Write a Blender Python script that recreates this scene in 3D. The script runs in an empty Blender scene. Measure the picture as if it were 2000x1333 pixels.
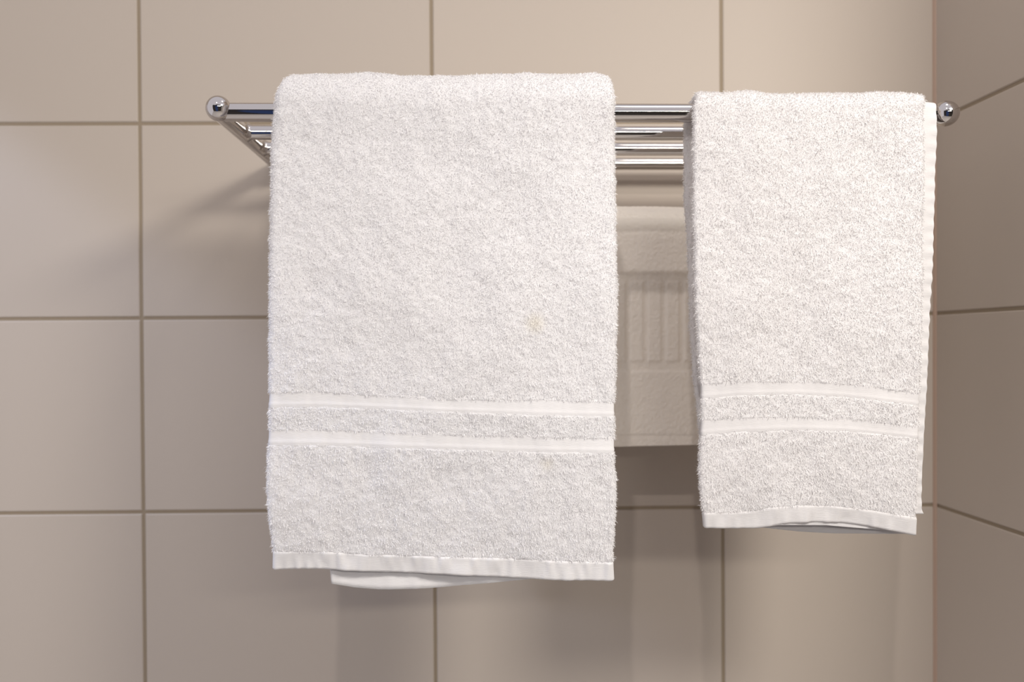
import bpy, bmesh, math
import numpy as np
from mathutils import Vector, Matrix

S = bpy.context.scene
COL = S.collection
rng = np.random.default_rng(7)

# ------------------------------------------------------------------ camera
# place: wall_back is the plane Y=0 (room on the -Y side), metres
FPX = 1691.0
CX, CZ, CD = .32349, -.22851, .89664
PITCH, YAW, ROLL = -.010362, .013438, -.0064959
SX, SY = -85.995, 23.31
cp, sp = math.cos(PITCH), math.sin(PITCH)
cy, sy = math.cos(YAW), math.sin(YAW)
cr, sr = math.cos(ROLL), math.sin(ROLL)
fw = np.array([sy*cp, cy*cp, sp]); ri = np.array([cy, -sy, 0.]); up = np.cross(ri, fw)
R_, U_, F_ = cr*ri + sr*up, -sr*ri + cr*up, fw
CAMP = np.array([CX, -CD, CZ])
cam = bpy.data.cameras.new('camera'); camo = bpy.data.objects.new('camera', cam); COL.objects.link(camo)
cam.sensor_width = 36; cam.lens = FPX/2000*36
cam.shift_x = -SX/2000; cam.shift_y = SY/2000
cam.clip_start = .01
m = Matrix.Identity(4)
for i in range(3):
    m[i][0], m[i][1], m[i][2], m[i][3] = R_[i], U_[i], -F_[i], CAMP[i]
camo.matrix_world = m
cam.dof.use_dof = True; cam.dof.focus_distance = .64; cam.dof.aperture_fstop = 5.0
S.camera = camo
S.view_settings.view_transform = 'Standard'; S.view_settings.look = 'None'
S.view_settings.gamma = 1; S.view_settings.use_curve_mapping = False
S.view_settings.exposure = 0.15
S.cycles.max_bounces = 16; S.cycles.diffuse_bounces = 12; S.cycles.transmission_bounces = 12

# ------------------------------------------------------------------ world and lamps
w = bpy.data.worlds.new('world'); S.world = w; w.use_nodes = True
w.node_tree.nodes['Background'].inputs[0].default_value = (.89, .86, .92, 1)
w.node_tree.nodes['Background'].inputs[1].default_value = .77
def lamp(name, kind, loc, energy, color, target=None, **kw):
    l = bpy.data.lights.new(name, kind); l.energy = energy; l.color = color
    for k, v in kw.items(): setattr(l, k, v)
    o = bpy.data.objects.new(name, l); COL.objects.link(o); o.location = loc
    if target is not None:
        o.rotation_euler = (Vector(target)-Vector(loc)).to_track_quat('-Z', 'Y').to_euler()
    return o
CEIL = .74
lamp('downlight_behind_camera', 'SPOT', (.10, -1.62, 1.00), 24, (1, .93, .90), (.25, -.5, -.35), spot_size=2.4, spot_blend=.6, shadow_soft_size=.022)
lamp('vanity_downlight', 'AREA', (.895, -1.0, .32), 11.6, (1, .955, .89), (.895-.09, -1.0+.27, .32-.95), shape='DISK', size=.30)
lamp('downlight_in_corner', 'SPOT', (-.81, -.467, .70), 28, (.52, .64, .95), (-.81, -.467, -1), spot_size=math.radians(100.5), spot_blend=.10, shadow_soft_size=.03)
lamp('ceiling_disc_lamp', 'AREA', (.66, -.50, .70), .7, (1, .9, .78), (.66, -.50, -1), shape='DISK', size=.15)
lamp('front_fill_strip', 'AREA', (.75, -1.9, .20), 6, (1, .95, .88), (.42, 0, -.3), shape='RECTANGLE', size=.8, size_y=.07)  # added fill light from behind the camera, not a known fixture

# ------------------------------------------------------------------ helpers
def at(px, py, Y):
    px = np.asarray(px, float); py = np.asarray(py, float); Y = np.asarray(Y, float)
    d = F_ + ((px-1000-SX)/FPX)[..., None]*R_ - ((py-666.5-SY)/FPX)[..., None]*U_
    return CAMP + d*((Y+CD)/d[..., 1])[..., None]
def setp(o, label=None, cat=None, group=None, kind=None):
    if label: o['label'] = label
    if cat: o['category'] = cat
    if group: o['group'] = group
    if kind: o['kind'] = kind
    return o
def empty(name, loc, label, cat):
    o = bpy.data.objects.new(name, None); COL.objects.link(o); o.location = loc; o.empty_display_size = .05
    return setp(o, label, cat)
def link(name, me, mat, parent=None):
    o = bpy.data.objects.new(name, me); COL.objects.link(o)
    for x in (mat if isinstance(mat, (list, tuple)) else [mat]): me.materials.append(x)
    if parent is not None:
        o.parent = parent
        o.matrix_parent_inverse = Matrix.Translation(-Vector(parent.location))
    return o
def bm_obj(name, bm, mat, parent=None, smooth=True):
    me = bpy.data.meshes.new(name); bmesh.ops.recalc_face_normals(bm, faces=bm.faces[:]); bm.to_mesh(me); bm.free()
    if smooth: me.polygons.foreach_set('use_smooth', [True]*len(me.polygons))
    return link(name, me, mat, parent)
def np_mesh(name, verts, faces, smooth=None):
    """faces: list of int arrays (n,3) / (n,4) ; ngons: list of 1-d arrays"""
    me = bpy.data.meshes.new(name)
    loops, starts, tot, nl, sm = [], [], [], 0, []
    for k, f in enumerate(faces):
        f = np.asarray(f)
        if f.ndim == 1: f = f[None]
        n, q = f.shape
        loops.append(f.ravel()); starts.append(nl+np.arange(n)*q); tot.append(np.full(n, q)); nl += n*q
        sm.append(np.full(n, True if smooth is None else smooth[k]))
    loops = np.concatenate(loops).astype(np.int32); starts = np.concatenate(starts).astype(np.int32); tot = np.concatenate(tot).astype(np.int32)
    me.vertices.add(len(verts)); me.vertices.foreach_set('co', np.asarray(verts, np.float32).ravel())
    me.loops.add(len(loops)); me.loops.foreach_set('vertex_index', loops)
    me.polygons.add(len(starts)); me.polygons.foreach_set('loop_start', starts); me.polygons.foreach_set('loop_total', tot)
    me.polygons.foreach_set('use_smooth', np.concatenate(sm))
    me.update(calc_edges=True); me.validate()
    return me
def vnoise(x, y, seed):
    x = np.asarray(x, float); y = np.asarray(y, float)
    t = np.random.default_rng(seed).uniform(-1, 1, (256, 256))
    xi = np.floor(x).astype(int); yi = np.floor(y).astype(int); fx = x-xi; fy = y-yi
    fx = fx*fx*(3-2*fx); fy = fy*fy*(3-2*fy)
    a, b = t[xi % 256, yi % 256], t[(xi+1) % 256, yi % 256]; c, d = t[xi % 256, (yi+1) % 256], t[(xi+1) % 256, (yi+1) % 256]
    return (a*(1-fx)+b*fx)*(1-fy)+(c*(1-fx)+d*fx)*fy
def material(name, color, rough=.5, metal=0., build=None):
    mt = bpy.data.materials.new(name); mt.use_nodes = True
    nt = mt.node_tree; b = nt.nodes['Principled BSDF']
    b.inputs['Base Color'].default_value = (*color, 1); b.inputs['Roughness'].default_value = rough; b.inputs['Metallic'].default_value = metal
    if build: build(nt, b)
    return mt
def bump(nt, b, scale, strength, dist, sc=(1, 1, 1)):
    tc = nt.nodes.new('ShaderNodeTexCoord'); mp = nt.nodes.new('ShaderNodeMapping'); mp.inputs['Scale'].default_value = sc
    n = nt.nodes.new('ShaderNodeTexNoise'); n.inputs['Scale'].default_value = scale; n.inputs['Detail'].default_value = 3
    bp = nt.nodes.new('ShaderNodeBump'); bp.inputs['Strength'].default_value = strength; bp.inputs['Distance'].default_value = dist
    nt.links.new(tc.outputs['Object'], mp.inputs[0]); nt.links.new(mp.outputs[0], n.inputs['Vector'])
    nt.links.new(n.outputs['Fac'], bp.inputs['Height']); nt.links.new(bp.outputs[0], b.inputs['Normal'])
    return n
def tile_nodes(nt, b):
    n = bump(nt, b, 90, .12, .0006)
    g = nt.nodes.new('ShaderNodeNewGeometry'); mx = nt.nodes.new('ShaderNodeMixRGB')
    mx.inputs[1].default_value = (.448, .389, .330, 1); mx.inputs[2].default_value = (.462, .401, .340, 1)
    nt.links.new(g.outputs['Random Per Island'], mx.inputs[0]); nt.links.new(mx.outputs[0], b.inputs['Base Color'])
    b.inputs['Specular IOR Level'].default_value = .25
M_TILE = material('satin_tile', (.57, .53, .485), .5, build=tile_nodes)
M_GROUT = material('tan_grout', (.27, .215, .15), .9, build=lambda nt, b: bump(nt, b, 500, .4, .0006))
M_SEAL = material('corner_sealant', (.36, .25, .185), .6)
M_PLASTER = material('white_plaster', (.75, .72, .68), .9, build=lambda nt, b: bump(nt, b, 60, .2, .002))
M_DARKWALL = material('dark_wall', (.05, .045, .042), .8, build=lambda nt, b: bump(nt, b, 60, .2, .002))
M_FLOOR = material('floor_stone', (.70, .66, .60), .5, build=lambda nt, b: bump(nt, b, 30, .2, .002))
M_BLUE = material('shirt_blue', (.03, .07, .22), .5)  # colour of the added blue shirt stand-in
M_CHROME = material('chrome', (.59, .56, .54), .035, 1.)
def cloth_mat(name, color, sc, strength, stains=(), trans=.36):
    def nodes(nt, b):
        bump(nt, b, sc[0], strength, .0006, sc[1])
        b.inputs['Specular IOR Level'].default_value = .05
        b.inputs['Sheen Weight'].default_value = 0
        col = None
        if stains:
            g = nt.nodes.new('ShaderNodeNewGeometry')
            last = None
            for (c, r, tint) in stains:
                sb = nt.nodes.new('ShaderNodeVectorMath'); sb.operation = 'DISTANCE'; sb.inputs[1].default_value = c
                nt.links.new(g.outputs['Position'], sb.inputs[0])
                mr = nt.nodes.new('ShaderNodeMapRange'); mr.inputs[1].default_value = 0; mr.inputs[2].default_value = r
                mr.inputs[3].default_value = 1; mr.inputs[4].default_value = 0; mr.interpolation_type = 'SMOOTHSTEP'
                nt.links.new(sb.outputs['Value'], mr.inputs[0])
                mx = nt.nodes.new('ShaderNodeMixRGB'); mx.inputs[1].default_value = (*color, 1); mx.inputs[2].default_value = (*tint, 1)
                if last: nt.links.new(last.outputs[0], mx.inputs[1])
                nt.links.new(mr.outputs[0], mx.inputs[0]); last = mx
            nt.links.new(last.outputs[0], b.inputs['Base Color']); col = last
        tr = nt.nodes.new('ShaderNodeBsdfTranslucent'); tr.inputs[0].default_value = (*color, 1)
        ms = nt.nodes.new('ShaderNodeMixShader'); ms.inputs[0].default_value = trans
        out = nt.nodes['Material Output']
        nt.links.new(b.outputs[0], ms.inputs[1]); nt.links.new(tr.outputs[0], ms.inputs[2]); nt.links.new(ms.outputs[0], out.inputs[0])
    return material(name, color, .95, build=nodes)
WHITE = (.868, .858, .858)
st = [(tuple(at(1045, 632, -.258)), .011, (.825, .79, .715)), (tuple(at(1068, 905, -.255)), .009, (.83, .80, .73))]
M_TERRY = cloth_mat('terry_pile', WHITE, (900, (1, 1, 1)), .5, st)
M_TERRY_PLAIN = cloth_mat('terry_pile_plain', (.842, .826, .82), (900, (1, 1, 1)), .5)
M_WOVEN = cloth_mat('flat_woven_cotton', (.735, .72, .716), (900, (.25, 1, 3)), .35, trans=.1)
M_WOVEN2 = cloth_mat('flat_woven_cotton_thin', (.65, .63, .622), (900, (.25, 1, 3)), .35, trans=.1)
M_MAT = cloth_mat('bath_mat_cotton', (.86, .80, .715), (420, (1, 1, 1)), .9, trans=.1)  # white cotton; the warm bounced light is put into this colour

# ------------------------------------------------------------------ room
XC = .82352; TW, TH, GR = .300, .200, .0034
FLOOR, LEFT, FRONT, RIGHT, STUB = -1.74, -1.50, -2.40, 1.95, -.46
def tile_box(bm, o, a, b_, n, a0, a1, b0, b1, prot=.0011, dep=.006, bev=.0010):
    """bevelled tile slab on the plane through o spanned by a, b_; n points into the room"""
    P = lambda x, y, z: bm.verts.new(Vector(o)+Vector(a)*x+Vector(b_)*y+Vector(n)*z)
    r0 = [P(x, y, -dep) for x, y in ((a0, b0), (a1, b0), (a1, b1), (a0, b1))]
    r1 = [P(x, y, prot-bev*.8) for x, y in ((a0, b0), (a1, b0), (a1, b1), (a0, b1))]
    e = bev
    r2 = [P(x, y, prot) for x, y in ((a0+e, b0+e), (a1-e, b0+e), (a1-e, b1-e), (a0+e, b1-e))]
    for A, B in ((r0, r1), (r1, r2)):
        for k in range(4): bm.faces.new((A[k], A[(k+1) % 4], B[(k+1) % 4], B[k]))
    bm.faces.new(r2)
def tiled_wall(name, o, a, b_, n, edges_a, edges_b, thick):
    bm = bmesh.new()
    for i in range(len(edges_a)-1):
        for j in range(len(edges_b)-1):
            tile_box(bm, o, a, b_, n, edges_a[i]+GR/2, edges_a[i+1]-GR/2, edges_b[j]+GR/2, edges_b[j+1]-GR/2)
    for f in bm.faces: f.material_index = 0
    nf = len(bm.faces)
    O, A, B, N = Vector(o), Vector(a), Vector(b_), Vector(n)
    a0, a1, b0, b1 = edges_a[0], edges_a[-1], edges_b[0], edges_b[-1]
    vs = [bm.verts.new(O+A*x+B*y+N*z) for z in (-thick, 0) for x, y in ((a0, b0), (a1, b0), (a1, b1), (a0, b1))]
    for q in ((3, 2, 1, 0), (4, 5, 6, 7), (0, 1, 5, 4), (1, 2, 6, 5), (2, 3, 7, 6), (3, 0, 4, 7)):
        f = bm.faces.new([vs[k] for k in q]); f.material_index = 1
    bmesh.ops.recalc_face_normals(bm, faces=bm.faces[:])
    o_ = bm_obj(name, bm, [M_TILE, M_GROUT], smooth=False)
    return setp(o_, kind='structure')
zr = [FLOOR]+[k*TH for k in range(-8, 4)]+[CEIL]
tiled_wall('wall_back', (0, 0, 0), (1, 0, 0), (0, 0, 1), (0, -1, 0), [LEFT]+[k*TW for k in range(-4, 3)]+[XC+.0008], zr, .10)
# the short return wall on the right: it ends STUB metres into the room
tiled_wall('wall_right', (XC, 0, 0), (0, -1, 0), (0, 0, 1), (-1, 0, 0), [-.002, -STUB], zr, .12)
def box(name, lo, hi, mat, kind='structure'):
    bm = bmesh.new(); bmesh.ops.create_cube(bm, size=1)
    for v in bm.verts:
        v.co = Vector([lo[k]+(v.co[k]+.5)*(hi[k]-lo[k]) for k in range(3)])
    return setp(bm_obj(name, bm, mat, smooth=False), kind=kind)
bm = bmesh.new()
prof = [(0, -.0035), (-.0012, -.0030), (-.0026, -.0018), (-.0032, 0)]
for k in range(3):
    (x0, y0), (x1, y1) = prof[k], prof[k+1]
    bm.faces.new([bm.verts.new((XC-.0006+x, y-.0008, z)) for x, y, z in ((x0, y0, FLOOR), (x1, y1, FLOOR), (x1, y1, CEIL), (x0, y0, CEIL))])
bmesh.ops.remove_doubles(bm, verts=bm.verts[:], dist=1e-6)
setp(bm_obj('trim_1', bm, M_SEAL), kind='structure')
box('floor', (LEFT-.1, FRONT-.1, FLOOR-.1), (RIGHT+.1, .1, FLOOR), M_FLOOR)
box('wall_front', (LEFT, FRONT-.1, FLOOR), (RIGHT, FRONT, CEIL), M_DARKWALL)
box('wall_far_right', (RIGHT, FRONT, FLOOR), (RIGHT+.1, 0, CEIL), M_PLASTER)
box('wall_back_right', (XC+.12, -.002, FLOOR), (RIGHT, .1, CEIL), M_PLASTER)
box('blue_stand_in_1', (-.35, FRONT-.01, FLOOR), (.55, FRONT+.035, FLOOR+2.05), M_BLUE)  # added blue stand-in for a shirt, there for the chrome to reflect

# ------------------------------------------------------------------ towel rack
XL_, XR_ = .1434, .7022
YB = [-.229, -.1616, -.0985, -.0290]
RISE, ARISE = .003, .0055            # the side arms climb a little towards the wall
def rise(y): return RISE*(y+.229)/.229
def zbar(x): return -.0497-.00496*(np.asarray(x)-.1516)
RF, RS = .0071, .0060
def lathe(bm, p0, axis, prof, n=32):
    """prof: (distance along axis, radius)"""
    ax = Vector(axis).normalized(); u = ax.orthogonal().normalized(); v = ax.cross(u); rings = []
    for d, r in prof:
        c = Vector(p0)+ax*d
        rings.append([bm.verts.new(c+(u*math.cos(2*math.pi*k/n)+v*math.sin(2*math.pi*k/n))*max(r, 1e-5)) for k in range(n)])
    for a, b in zip(rings, rings[1:]):
        for k in range(n): bm.faces.new((a[k], a[(k+1) % n], b[(k+1) % n], b[k]))
    for r in (rings[0][::-1], rings[-1]): bm.faces.new([bm.verts.new(v.co) for v in r])
def part(name, segs, parent, n=32):
    bm = bmesh.new()
    for p0, ax, prof in segs: lathe(bm, p0, ax, prof, n)
    return bm_obj(name, bm, M_CHROME, parent)
rack = empty('towel_rack', (.4234, 0, float(zbar(.4234))), 'chrome wall-mounted towel shelf rack with four bars and ball ends', 'towel rack')
tilt = Vector((1, 0, -.00496)).normalized()
ARM = .0070
def bar(name, y, r, x0, x1, fl):
    L = (x1-x0)/tilt.x
    p = [(0, r+fl*.0026), (fl*.001, r+fl*.0016), (fl*.0022, r+fl*.0007), (fl*.004, r), (L-fl*.004, r), (L-fl*.0022, r+fl*.0007), (L-fl*.001, r+fl*.0016), (L, r+fl*.0026)] if fl else [(0, r), (L, r)]
    return part(name, [((x0, y, float(zbar(x0))+rise(y)), tilt, p)], rack, 40)
bar('front_bar', YB[0], RF, XL_+.004, XR_-.004, 0)
for y in YB[1:]: bar('shelf_bar', y, RS, XL_+.0058, XR_-.0058, 1)
for x in (XL_, XR_):
    z = float(zbar(x))
    part('side_arm', [((x, YB[0], z), (0, .229, ARISE), [(0, ARM), (-YB[0]-.004, ARM)])], rack)
    rb = .0097
    zb = z+(.002 if x == XL_ else -.0007)
    part('ball_finial', [((x, YB[0]-.003-rb, zb), (0, 1, 0), [(rb-rb*math.cos(t), rb*math.sin(t)) for t in np.linspace(0, math.pi, 25)])], rack, 40)
    part('wall_flange', [((x, -.0005, z+ARISE), (0, -1, 0), [(-.001, .0105), (.004, .0105), (.0055, .0100), (.0062, .0090), (.0062, .0066)])], rack, 40)
YR, ZR = -.056, -.1085
XRL, XRR = .178, .676
part('lower_rail', [((XRL-.003, YR, ZR), (1, 0, 0), [(0, .0055), (XRR-XRL+.006, .0055)])], rack)
for x in (XRL, XRR):
    part('rail_bracket', [((x, YR, ZR-.006), (0, 0, 1), [(0, .0035), (.0012, .0046), (float(zbar(x))-ZR-.001, .0046)]), ((x, YR, float(zbar(x))-.006), (0, 1, 0), [(-.016, .004), (.016, .004)])], rack)

# ------------------------------------------------------------------ cloth sweep
def resample(poly, u):
    p = np.array(poly, float); x = p[0, 0]+(p[-1, 0]-p[0, 0])*u
    k = np.argsort(p[:, 0]); yy = np.interp(x, p[k, 0], p[k, 1])
    # soften the corners of the poly-line
    return x, yy
class Sweep:
    """thick ribbon of cloth: front panel, turn over a bar, back panel; cross-section is a stadium"""
    def __init__(s, front, back, top, axis, rbar, step=.001, back_step=.003, wob=(.0012, 5), seed=1, lift=0):
        # front/back rows: (polyline, Y, half thickness, tag); tag names the strip between this row and the next one
        s.NU = NU = 201
        u = np.linspace(0, 1, NU)
        rows, hs, tags = [], [], []
        F3 = [at(*resample(r[0], u), r[1]) for r in front]
        hb = front[-1][2]
        R = rbar+lift+hb
        ya, zf = axis
        last = F3[-1].copy(); last[:, 1] = ya-R; last[:, 2] = zf(last[:, 0]); F3[-1] = last
        for k in range(len(front)-1):
            L = np.linalg.norm(F3[k+1]-F3[k], axis=1).mean(); n = max(2, int(round(L/step)))
            for j in range(n):
                t = j/n; te = t
                rows.append(F3[k]*(1-te)+F3[k+1]*te); hs.append(front[k][2]*(1-t)+front[k+1][2]*t); tags.append(front[k][3])
        B0 = at(*resample(back[0][0], u), ya+R); B0[:, 1] = ya+R; B0[:, 2] = zf(B0[:, 0])
        n = max(8, int(math.pi*(R+hb)/step))
        T3 = at(*resample(top, u), ya)
        tz = T3[:, 2]
        dz = tz-(zf(T3[:, 0])+R+hb+.0016)          # small unevenness of the top edge
        dz -= dz.mean()
        for j in range(n):
            th = math.pi*j/n; q = math.sin(th)**1.5
            base = last if th < math.pi/2 else B0
            x = base[:, 0]*(1-q)+T3[:, 0]*q
            row = np.stack([x, np.full(NU, ya-R*math.cos(th)), zf(x)+R*math.sin(th)+dz*q], 1)
            rows.append(row); hs.append(hb); tags.append('terry')
        s.n_front = len(rows)
        B3 = [B0]+[at(*resample(r[0], u), r[1]) for r in back[1:]]
        for k in range(len(back)-1):
            L = np.linalg.norm(B3[k+1]-B3[k], axis=1).mean(); n = max(2, int(round(L/back_step)))
            for j in range(n):
                t = j/n; rows.append(B3[k]*(1-t)+B3[k+1]*t); hs.append(back[k][2]*(1-t)+back[k+1][2]*t); tags.append(back[k][3])
        rows.append(B3[-1]); hs.append(back[-1][2]); tags.append(tags[-1])
        s.Mid = np.array(rows); s.h = np.array(hs); s.tags = np.array(tags)
        # smooth the row-to-row course a little (both directions), ends kept
        nv = len(rows)
        for _ in range(6):
            m_ = s.Mid.copy(); m_[1:-1] = (s.Mid[:-2]+2*s.Mid[1:-1]+s.Mid[2:])/4; m_[:, 1:-1] = (m_[:, :-2]+2*m_[:, 1:-1]+m_[:, 2:])/4
            s.Mid = m_
        for _ in range(3):
            hh = s.h.copy(); hh[1:-1] = (s.h[:-2]+s.h[1:-1]*2+s.h[2:])/4; s.h = hh
        dv = np.gradient(s.Mid, axis=0); du = np.gradient(s.Mid, axis=1)
        N = np.cross(du, dv); N /= np.linalg.norm(N, axis=2, keepdims=True)
        # gentle undulation of the cloth
        vl = np.concatenate([[0], np.cumsum(np.linalg.norm(np.diff(s.Mid[:, NU//2], axis=0), axis=1))])
        xx = s.Mid[:, :, 0]*1000/wob[1]/6; vv = (vl*1000/wob[1]/9)[:, None]+0*xx
        und = vnoise(xx, vv, seed)+.5*vnoise(xx*2.1, vv*2.3, seed+1)
        inner = np.minimum(1, np.maximum(0, 1-np.abs(np.arange(nv)-s.n_front)/30.))[:, None]
        s.Mid = s.Mid+N*(und*wob[0]*(1-.6*inner))[..., None]
        s.N = N; s.T = du/np.linalg.norm(du, axis=2, keepdims=True); s.vlen = vl
        W = np.linalg.norm(s.Mid[:, -1]-s.Mid[:, 0], axis=1).mean()
        # perimeter parameters: (u position type)
        h0 = s.h.max()
        nf = int(W/step); ne = max(5, int(math.pi*h0/step)); nb = int(W/back_step)
        A = [('f', t) for t in np.linspace(0, 1, nf, endpoint=False)]+[('r', t) for t in np.linspace(0, 1, ne, endpoint=False)] \
            + [('b', t) for t in np.linspace(0, 1, nb, endpoint=False)]+[('l', t) for t in np.linspace(0, 1, ne, endpoint=False)]
        s.kind = np.array([a[0] for a in A]); s.par = np.array([a[1] for a in A]); s.W = W
    def surface(s, extra=0., rows=None, front_relief=None):
        """outer surface grid [rows, perimeter, 3] and its normals, pushed out by extra (scalar or per row)"""
        r = np.arange(len(s.Mid)) if rows is None else rows
        Mid, N, T, h = s.Mid[r], s.N[r], s.T[r], s.h[r]
        ex = np.broadcast_to(extra, (len(r),))
        Wr = np.linalg.norm(Mid[:, -1]-Mid[:, 0], axis=1)
        e = (h/Wr)[:, None]
        k, t = s.kind[None], s.par[None]
        uu = np.where(k == 'f', e+(1-2*e)*t, np.where(k == 'r', 1-e, np.where(k == 'b', 1-e-(1-2*e)*t, e)))
        th = np.where(k == 'f', 0, np.where(k == 'r', t*math.pi, np.where(k == 'b', math.pi, math.pi+t*math.pi)))
        x = uu*(s.NU-1); i0 = np.clip(np.floor(x).astype(int), 0, s.NU-2); f = (x-i0)[..., None]
        ar = np.arange(len(r))[:, None]
        pick = lambda G: G[ar, i0]*(1-f)+G[ar, i0+1]*f
        nn, tt = pick(N), pick(T)
        nn = nn/np.linalg.norm(nn, axis=2, keepdims=True)
        D = nn*np.cos(th)[..., None]+tt*np.sin(th)[..., None]
        sup = (np.abs(np.cos(th))**2.8+np.abs(np.sin(th))**2.8)**(-1/2.8)
        rad = (h[:, None]*sup+ex[:, None])+(0 if front_relief is None else front_relief)
        return pick(Mid)+D*np.broadcast_to(rad, D.shape[:2])[..., None], D
    def mask(s, tag): return np.where(s.tags == tag)[0]
def tube_faces(nr, na, off=0):
    i = np.arange(nr-1)[:, None]*na; j = np.arange(na)[None]; j2 = (j+1) % na
    f = np.stack([i+j, i+j2, i+na+j2, i+na+j], -1).reshape(-1, 4)
    return f+off
def tufts(P, D, Tv, n, dens_mask, length, width, seed, lean=.55, flow=.42):
    """n short pile yarns rooted on grid surface P [nr,na]; returns verts, quads, tris"""
    g = np.random.default_rng(seed)
    nr, na = P.shape[:2]
    # area weights per cell
    a = P[1:, :]-P[:-1, :]; b = np.roll(P, -1, 1)[:-1]-P[:-1]
    area = np.linalg.norm(np.cross(a, b), axis=2)*dens_mask[:-1]
    cnt = area.ravel()*n
    c = np.floor(cnt).astype(int)+(g.random(cnt.shape) < (cnt % 1))
    idx = np.repeat(np.arange(len(cnt)), c); N_ = len(idx)
    i, j = idx//na, idx % na; fu, fv = g.random((N_, 1)), g.random((N_, 1)); j2 = (j+1) % na
    bl = lambda G: (G[i, j]*(1-fu)+G[i, j2]*fu)*(1-fv)+(G[i+1, j]*(1-fu)+G[i+1, j2]*fu)*fv
    p, d = bl(P), bl(D); d /= np.linalg.norm(d, axis=1, keepdims=True)
    xm, zm = p[:, 0]*1000, (p[:, 2]+p[:, 1]*.7)*1000
    t1 = np.cross(d, np.array([0, .05, 1.])); t1 /= np.linalg.norm(t1, axis=1, keepdims=True)+1e-9
    t2 = np.cross(t1, d)
    fa = vnoise(xm/2.2, zm/2.2, seed+5)*flow; fb = vnoise(xm/2.2, zm/2.2, seed+6)*flow-.32
    la = fa+g.normal(0, lean, N_); lb = fb+g.normal(0, lean, N_)
    dirv = d+t1*la[:, None]+t2*lb[:, None]; dirv /= np.linalg.norm(dirv, axis=1, keepdims=True)
    clump = vnoise(xm/1.5, zm/1.5, seed+9)*.22+vnoise(xm/4.5, zm/4.5, seed+10)*.14
    L = length*(.62+.5*g.random(N_)+clump)*np.where(g.random(N_) < .06, 1.55, 1.)
    side = np.cross(dirv, g.normal(0, 1, (N_, 3))); side /= np.linalg.norm(side, axis=1, keepdims=True)
    curl = np.cross(side, dirv)*(g.normal(0, .35, N_)*L)[:, None]-np.array([0, 0, 1.])*(.22*L)[:, None]
    base = p-d*.0005
    w_ = width*(.7+.6*g.random(N_))
    v = np.empty((N_, 5, 3))
    v[:, 0] = base-side*w_[:, None]*.5; v[:, 1] = base+side*w_[:, None]*.5
    mid = base+dirv*(L*.6)[:, None]
    v[:, 2] = mid+side*w_[:, None]*.5; v[:, 3] = mid-side*w_[:, None]*.5
    v[:, 4] = base+dirv*(L*1.0)[:, None]+curl
    k = np.arange(N_)[:, None]*5
    return v.reshape(-1, 3), k+np.array([[0, 1, 2, 3]]), k+np.array([[3, 2, 4]])
def cloth_object(name, sw, mat, parent, tags=('terry',), dens=1.25e6, back_dens=.16e6, length=.0021, width=.00042, seed=3, lump=.0005):
    P, D = sw.surface()
    xm = P[..., 0]*1000; vm = (sw.vlen*1000)[:, None]+0*xm
    lum = .0006+lump*(vnoise(xm/2.6, vm/2.6, seed+20)*.6+vnoise(xm/6, vm/6, seed+21)*.8)
    ter = np.isin(sw.tags, tags).astype(float)
    P = P+D*(lum*ter[:, None])[..., None]
    nr, na = P.shape[:2]
    fr = (sw.kind != 'b')[None]*(np.arange(nr) < sw.n_front+8)[:, None]
    # back panel: the outside faces the wall, its ends show from the side
    sideb = np.isin(sw.kind, ('l', 'r'))[None]*(np.arange(nr) >= sw.n_front+8)[:, None]
    dm = np.where(fr, 1., np.where(sideb, .6, back_dens/dens))*ter[:, None]
    tv, tq, tt = tufts(P, D, None, dens, dm, length, width, seed)
    verts = np.concatenate([P.reshape(-1, 3), tv]); o = nr*na
    faces = [tube_faces(nr, na), np.arange(na)[::-1], (nr-1)*na+np.arange(na), tq+o, tt+o]
    me = np_mesh(name, verts, faces, smooth=[True, False, False, True, True])
    return link(name, me, mat, parent)
def woven(name, sw, rows, mat, parent, prof, pucker=0., seed=1, over=0, label=None):
    """flat woven strip wrapped round the cloth over the given rows; prof(t) is its height above the core"""
    lo = rows[0]-over if over else rows[0]
    hi = min(rows[-1]+2+over, len(sw.Mid))
    rows = np.arange(lo, hi)
    t = np.linspace(0, 1, len(rows)); ex = np.array([prof(x) for x in t])
    P, D = sw.surface(ex, rows)
    if pucker:
        xm = P[..., 0]*1000
        pk = pucker*(vnoise(xm/4.0, t[:, None]*1.2+0*xm, seed)+.7*vnoise(xm/11., t[:, None]*.8+0*xm, seed+1))
        P = P+D*np.maximum(0, .75*pk+.6*pucker)[..., None]
    nr, na = P.shape[:2]
    verts = P.reshape(-1, 3); faces = [tube_faces(nr, na), np.arange(na)[::-1], (nr-1)*na+np.arange(na)]
    ob = link(name, np_mesh(name, verts, faces, smooth=[True, False, False]), mat, parent)
    if label: ob['label'] = label
    return ob
def band_prof(ridge):
    def p(t):
        # rows run upwards: t=0 is the lower border, where a fine raised cord lies
        base = .0002*min(1, t/.04, (1-t)/.04)
        return base-.0003*(t < .01 or t > .99)+ridge*math.exp(-((t-.26)/.08)**2)
    return p
def hem_prof(t): return .0005+.0004*math.exp(-((t-.93)/.05)**2)*0-.0009*max(0, 1-t/.06)**2-.0006*max(0, (t-.97)/.03)

ins = lambda poly, l, r: [(poly[0][0]+l, poly[0][1])]+[q for q in poly[1:-1]]+[(poly[-1][0]-r, poly[-1][1])]
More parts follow.
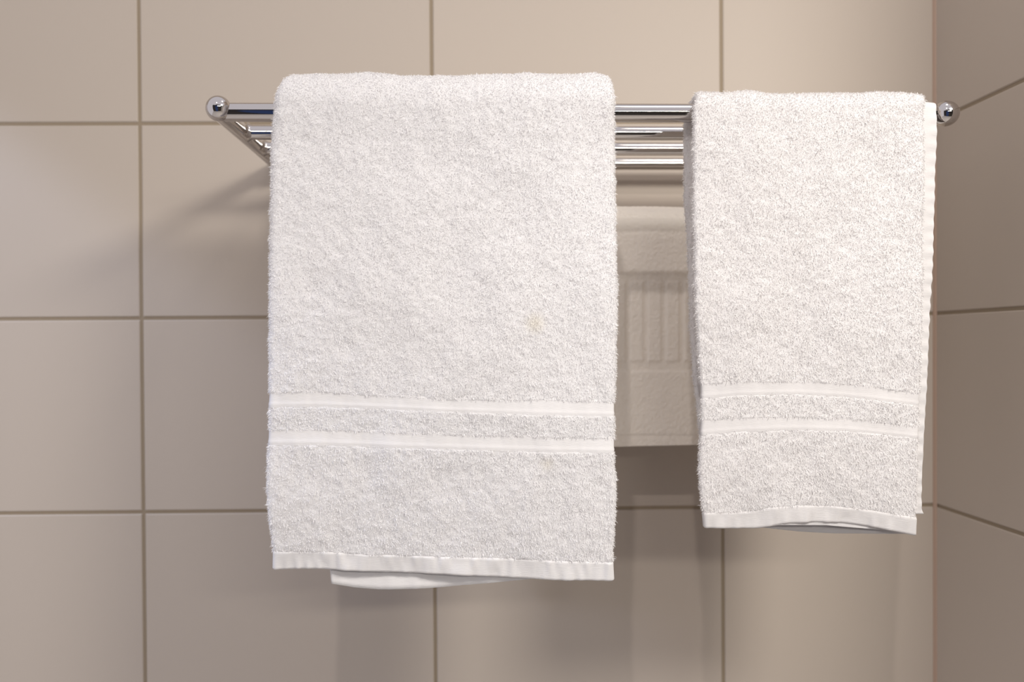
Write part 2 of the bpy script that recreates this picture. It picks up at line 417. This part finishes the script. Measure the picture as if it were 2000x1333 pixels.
# ---- left towel
AX = (YB[0], zbar)
LF = [  # bottom to top
 ([(536, 1113), (583, 1111), (628, 1110), (704, 1115), (880, 1120), (1018, 1129), (1101, 1132), (1195, 1133)], -.2480, .0022, 'hem'),
 (ins([(531, 1076), (628, 1075), (722, 1081), (880, 1085), (984, 1088), (1101, 1093), (1198, 1096)], 4, 4), -.2490, .0035, 'terry'),
 (ins([(519, 960), (880, 968), (1206, 975)], 5, 5), -.2510, .0045, 'terry'),
 (ins([(521, 867), (618, 867), (773, 872), (880, 875), (1052, 880), (1203, 882)], 5, 5), -.2525, .0050, 'band2'),
 (ins([(522, 839), (618, 839), (722, 843), (880, 848), (1052, 853), (1203, 856)], 5, 5), -.2525, .0052, 'terry'),
 (ins([(522, 794), (628, 793), (757, 797), (880, 802), (1052, 809), (1203, 812)], 5, 5), -.2525, .0055, 'band1'),
 (ins([(523, 767), (628, 765), (722, 772), (880, 781), (1052, 781), (1203, 786)], 5, 5), -.2525, .0056, 'terry'),
 (ins([(524, 600), (1207, 604)], 5, 5), -.2520, .0062, 'terry'),
 (ins([(525, 400), (1205, 402)], 5, 5), -.2490, .0070, 'terry'),
 (ins([(529, 280), (1203, 280)], 5, 5), -.2465, .0078, 'terry'),
 (ins([(537, 205), (1200, 208)], 5, 5), -.2445, .0080, 'terry')]
LT = ins([(562, 143), (597, 145), (657, 142), (740, 141), (785, 145), (875, 145), (950, 143), (1025, 143), (1100, 145), (1156, 147), (1190, 150)], 4, 4)
LB = [  # top to bottom
 ([(552, 225), (1188, 227)], -.2140, .0075, 'terry'),
 ([(566, 420), (1186, 420)], -.2150, .0060, 'terry'),
 ([(590, 700), (1180, 700)], -.2240, .0050, 'terry'),
 ([(640, 1060), (1175, 1060)], -.2380, .0026, 'terry'),
 ([(648, 1108), (760, 1114), (960, 1106), (1165, 1090)], -.2415, .0018, 'hem_back'),
 ([(650, 1140), (690, 1147), (740, 1151), (850, 1148), (960, 1138), (1040, 1130), (1165, 1112)], -.2425, .0014, 'hem_back')]
bt = empty('bath_towel', tuple(at(860, 222, YB[0])), 'larger white terry towel with two flat bands draped over front bar, left of the pair', 'towel')
sw = Sweep(LF, LB, LT, AX, RF, wob=(.0015, 6), seed=11, lift=.0042)
cloth_object('terry_body', sw, M_TERRY, bt, seed=31)
woven('woven_band', sw, sw.mask('band1'), M_WOVEN, bt, band_prof(.00035), .0003, 41, 2)
woven('woven_band', sw, sw.mask('band2'), M_WOVEN, bt, band_prof(.00035), .0003, 43, 2)
woven('hem', sw, sw.mask('hem'), M_WOVEN, bt, hem_prof, .0010, 45)
woven('hem', sw, sw.mask('hem_back'), M_WOVEN, bt, lambda t: .0005, .0007, 47)

# ---- right towel
RFN = [
 ([(1376, 1030), (1430, 1032), (1480, 1032), (1505, 1027), (1530, 1021), (1590, 1019), (1650, 1022), (1700, 1029), (1786, 1046)], -.2420, .0014, 'hem'),
 (ins([(1368, 1000), (1460, 999), (1500, 989), (1550, 985), (1620, 987), (1700, 996), (1791, 1010)], 5, 5), -.2430, .0020, 'terry'),
 (ins([(1360, 930), (1580, 915), (1792, 930)], 5, 4), -.2440, .0024, 'terry'),
 (ins([(1363, 848), (1440, 842), (1550, 838), (1650, 840), (1793, 854)], 5, 4), -.2440, .0026, 'band2'),
 (ins([(1364, 821), (1460, 815), (1560, 814), (1680, 820), (1795, 834)], 5, 4), -.2440, .0026, 'terry'),
 (ins([(1365, 778), (1440, 771), (1550, 769), (1650, 774), (1796, 791)], 5, 4), -.2440, .0026, 'band1'),
 (ins([(1364, 750), (1450, 746), (1580, 746), (1690, 754), (1797, 769)], 5, 4), -.2440, .0026, 'terry'),
 (ins([(1353, 600), (1801, 604)], 5, 4), -.2440, .0028, 'terry'),
 (ins([(1350, 400), (1803, 402)], 5, 4), -.2430, .0028, 'terry'),
 (ins([(1350, 280), (1804, 282)], 5, 4), -.2420, .0026, 'terry'),
 (ins([(1350, 222), (1803, 222)], 5, 4), -.2410, .0024, 'terry')]
RT = ins([(1356, 180), (1420, 181), (1480, 178), (1560, 181), (1640, 181), (1720, 183), (1798, 184)], 3, 4)
RBK = [
 ([(1338, 228), (1780, 228)], -.2170, .0024, 'terry'),
 ([(1337, 380), (1780, 380)], -.2160, .0026, 'terry'),
 ([(1343, 458), (1778, 458)], -.2160, .0026, 'terry'),
 ([(1349, 634), (1775, 634)], -.2170, .0026, 'terry'),
 ([(1355, 723), (1772, 723)], -.2190, .0026, 'terry'),
 ([(1366, 829), (1768, 829)], -.2210, .0022, 'terry'),
 ([(1374, 980), (1560, 1000), (1766, 1005)], -.2290, .0016, 'hem_back'),
 ([(1377, 1014), (1480, 1030), (1563, 1039), (1622, 1042), (1741, 1043), (1766, 1043)], -.2310, .0012, 'hem_back')]
ht = empty('hand_towel', tuple(at(1580, 222, YB[0])), 'smaller white terry towel draped over front bar, beside the tiled corner', 'towel')
LIFT = .0026
sw = Sweep(RFN, RBK, RT, AX, RF, wob=(.0014, 6), seed=61, lift=LIFT)
cloth_object('terry_body', sw, M_TERRY_PLAIN, ht, seed=71)
woven('woven_band', sw, sw.mask('band1'), M_WOVEN2, ht, band_prof(.00035), .0003, 81, 2)
woven('woven_band', sw, sw.mask('band2'), M_WOVEN2, ht, band_prof(.00035), .0003, 83, 2)
woven('hem', sw, sw.mask('hem'), M_WOVEN2, ht, hem_prof, .0009, 85)
woven('hem', sw, sw.mask('hem_back'), M_WOVEN2, ht, lambda t: .0004, .0004, 87)
# the under layer whose stitched selvedge sticks out on the right
g = np.random.default_rng(5)
def scal(y): return 1.6*math.sin(y/27*2*math.pi+.6*math.sin(y/61))*min(1, max(.12, (y-400)/250))
edge = [(1004, 1803), (985, 1799), (960, 1800), (930, 1800), (900, 1802), (850, 1804), (800, 1807), (750, 1810), (700, 1812), (650, 1814), (600, 1817), (520, 1821), (440, 1823), (350, 1826), (280, 1829), (222, 1829)]
ye = np.array([e[0] for e in edge])[::-1]; xe = np.array([e[1] for e in edge])[::-1]
SF = []
for y in np.concatenate([np.arange(1004, 226, -6), [222]]):
    xr = float(np.interp(y, ye, xe))+scal(y)
    SF.append(([(1700, y-4), (xr-20, y), (xr, y)], -.2378 if y < 900 else -.2372, .0009, 'terry'))
ST = [(1700, 203), (1790, 203), (1822, 205)]
SB = [([(1700, 226), (1816, 226)], -.2205, .0009, 'terry'), ([(1700, 420), (1806, 420)], -.2200, .0009, 'terry'), ([(1700, 900), (1780, 900)], -.2245, .0009, 'terry')]
sv = Sweep(SF, SB, ST, AX, RF, step=.0012, wob=(.0004, 2.5), seed=91, lift=.0002)
P, D = sv.surface()
zz = P[..., 2]*1000; xr_ = P.max(1)[:, 0][:, None]
fade = np.clip(1-(xr_-P[..., 0])/.010, 0, 1)
P = P+np.array([0, -1, 0])*(.0004*np.sin(zz/5.1*math.pi)*fade+.0003*vnoise(zz/7, zz*0, 4))[..., None]
nr, na = P.shape[:2]
link('selvedge', np_mesh('selvedge', P.reshape(-1, 3), [tube_faces(nr, na), np.arange(na)[::-1], (nr-1)*na+np.arange(na)], [True, False, False]), M_WOVEN2, ht)['label'] = 'flat stitched selvedge of the under layer'

# ---- bath mat hanging from the lower rail behind the towels
MY = -.0690
MF = [([(700, 862), (1205, 873), (1360, 869), (1500, 866)], MY, .0022, 'm'),
      ([(700, 725), (1500, 725)], MY, .0030, 'm'),
      ([(700, 530), (1500, 530)], MY, .0030, 'm'),
      ([(700, 440), (1500, 440)], MY, .0034, 'm'),
      ([(705, 418), (1495, 418)], MY, .0036, 'm')]
MT = [(705, 402), (1495, 402)]
MB = [([(710, 425), (1490, 425)], -.045, .0036, 'm'), ([(710, 600), (1490, 600)], -.040, .0030, 'm'), ([(710, 840), (1490, 840)], -.036, .0024, 'm')]
sm = Sweep(MF, MB, MT, (YR, lambda x: np.asarray(x)*0+ZR), .0055, step=.0011, wob=(.0006, 7), seed=101)
P, D = sm.surface()
def proj(P):
    d = P-CAMP; return 1000+SX+FPX*(d@R_)/(d@F_), 666.5+SY-FPX*(d@U_)/(d@F_)
qx, qy = proj(P)
front = (sm.kind == 'f')[None]*(np.arange(len(P)) < sm.n_front-12)[:, None]
sst = lambda a, b, x: np.clip((x-a)/(b-a), 0, 1)**2*(3-2*np.clip((x-a)/(b-a), 0, 1))
panel = sst(530, 536, qy)*(1-sst(722, 728, qy))           # sunk field with raised columns
cx_ = (qx-1229) % 35.
col = sst(0, 4, cx_)*(1-sst(26, 30, cx_))*sst(547, 552, qy)*(1-sst(704, 709, qy))
hemln = np.exp(-((qy-852)/2.5)**2)
rel = -.0018*panel+.0016*col*panel-.0010*hemln-.0006*sst(853, 856, qy)
xm = P[..., 0]*1000; vm = (sm.vlen*1000)[:, None]+0*xm
rel = rel*front+.0004*vnoise(xm/1.8, vm/1.8, 5)
P = P+D*rel[..., None]
nr, na = P.shape[:2]
mt = link('bath_mat', np_mesh('bath_mat', P.reshape(-1, 3), [tube_faces(nr, na), np.arange(na)[::-1], (nr-1)*na+np.arange(na)], [True, False, False]), M_MAT)
setp(mt, 'white cotton bath mat with raised column pattern hanging behind the two towels', 'bath mat')
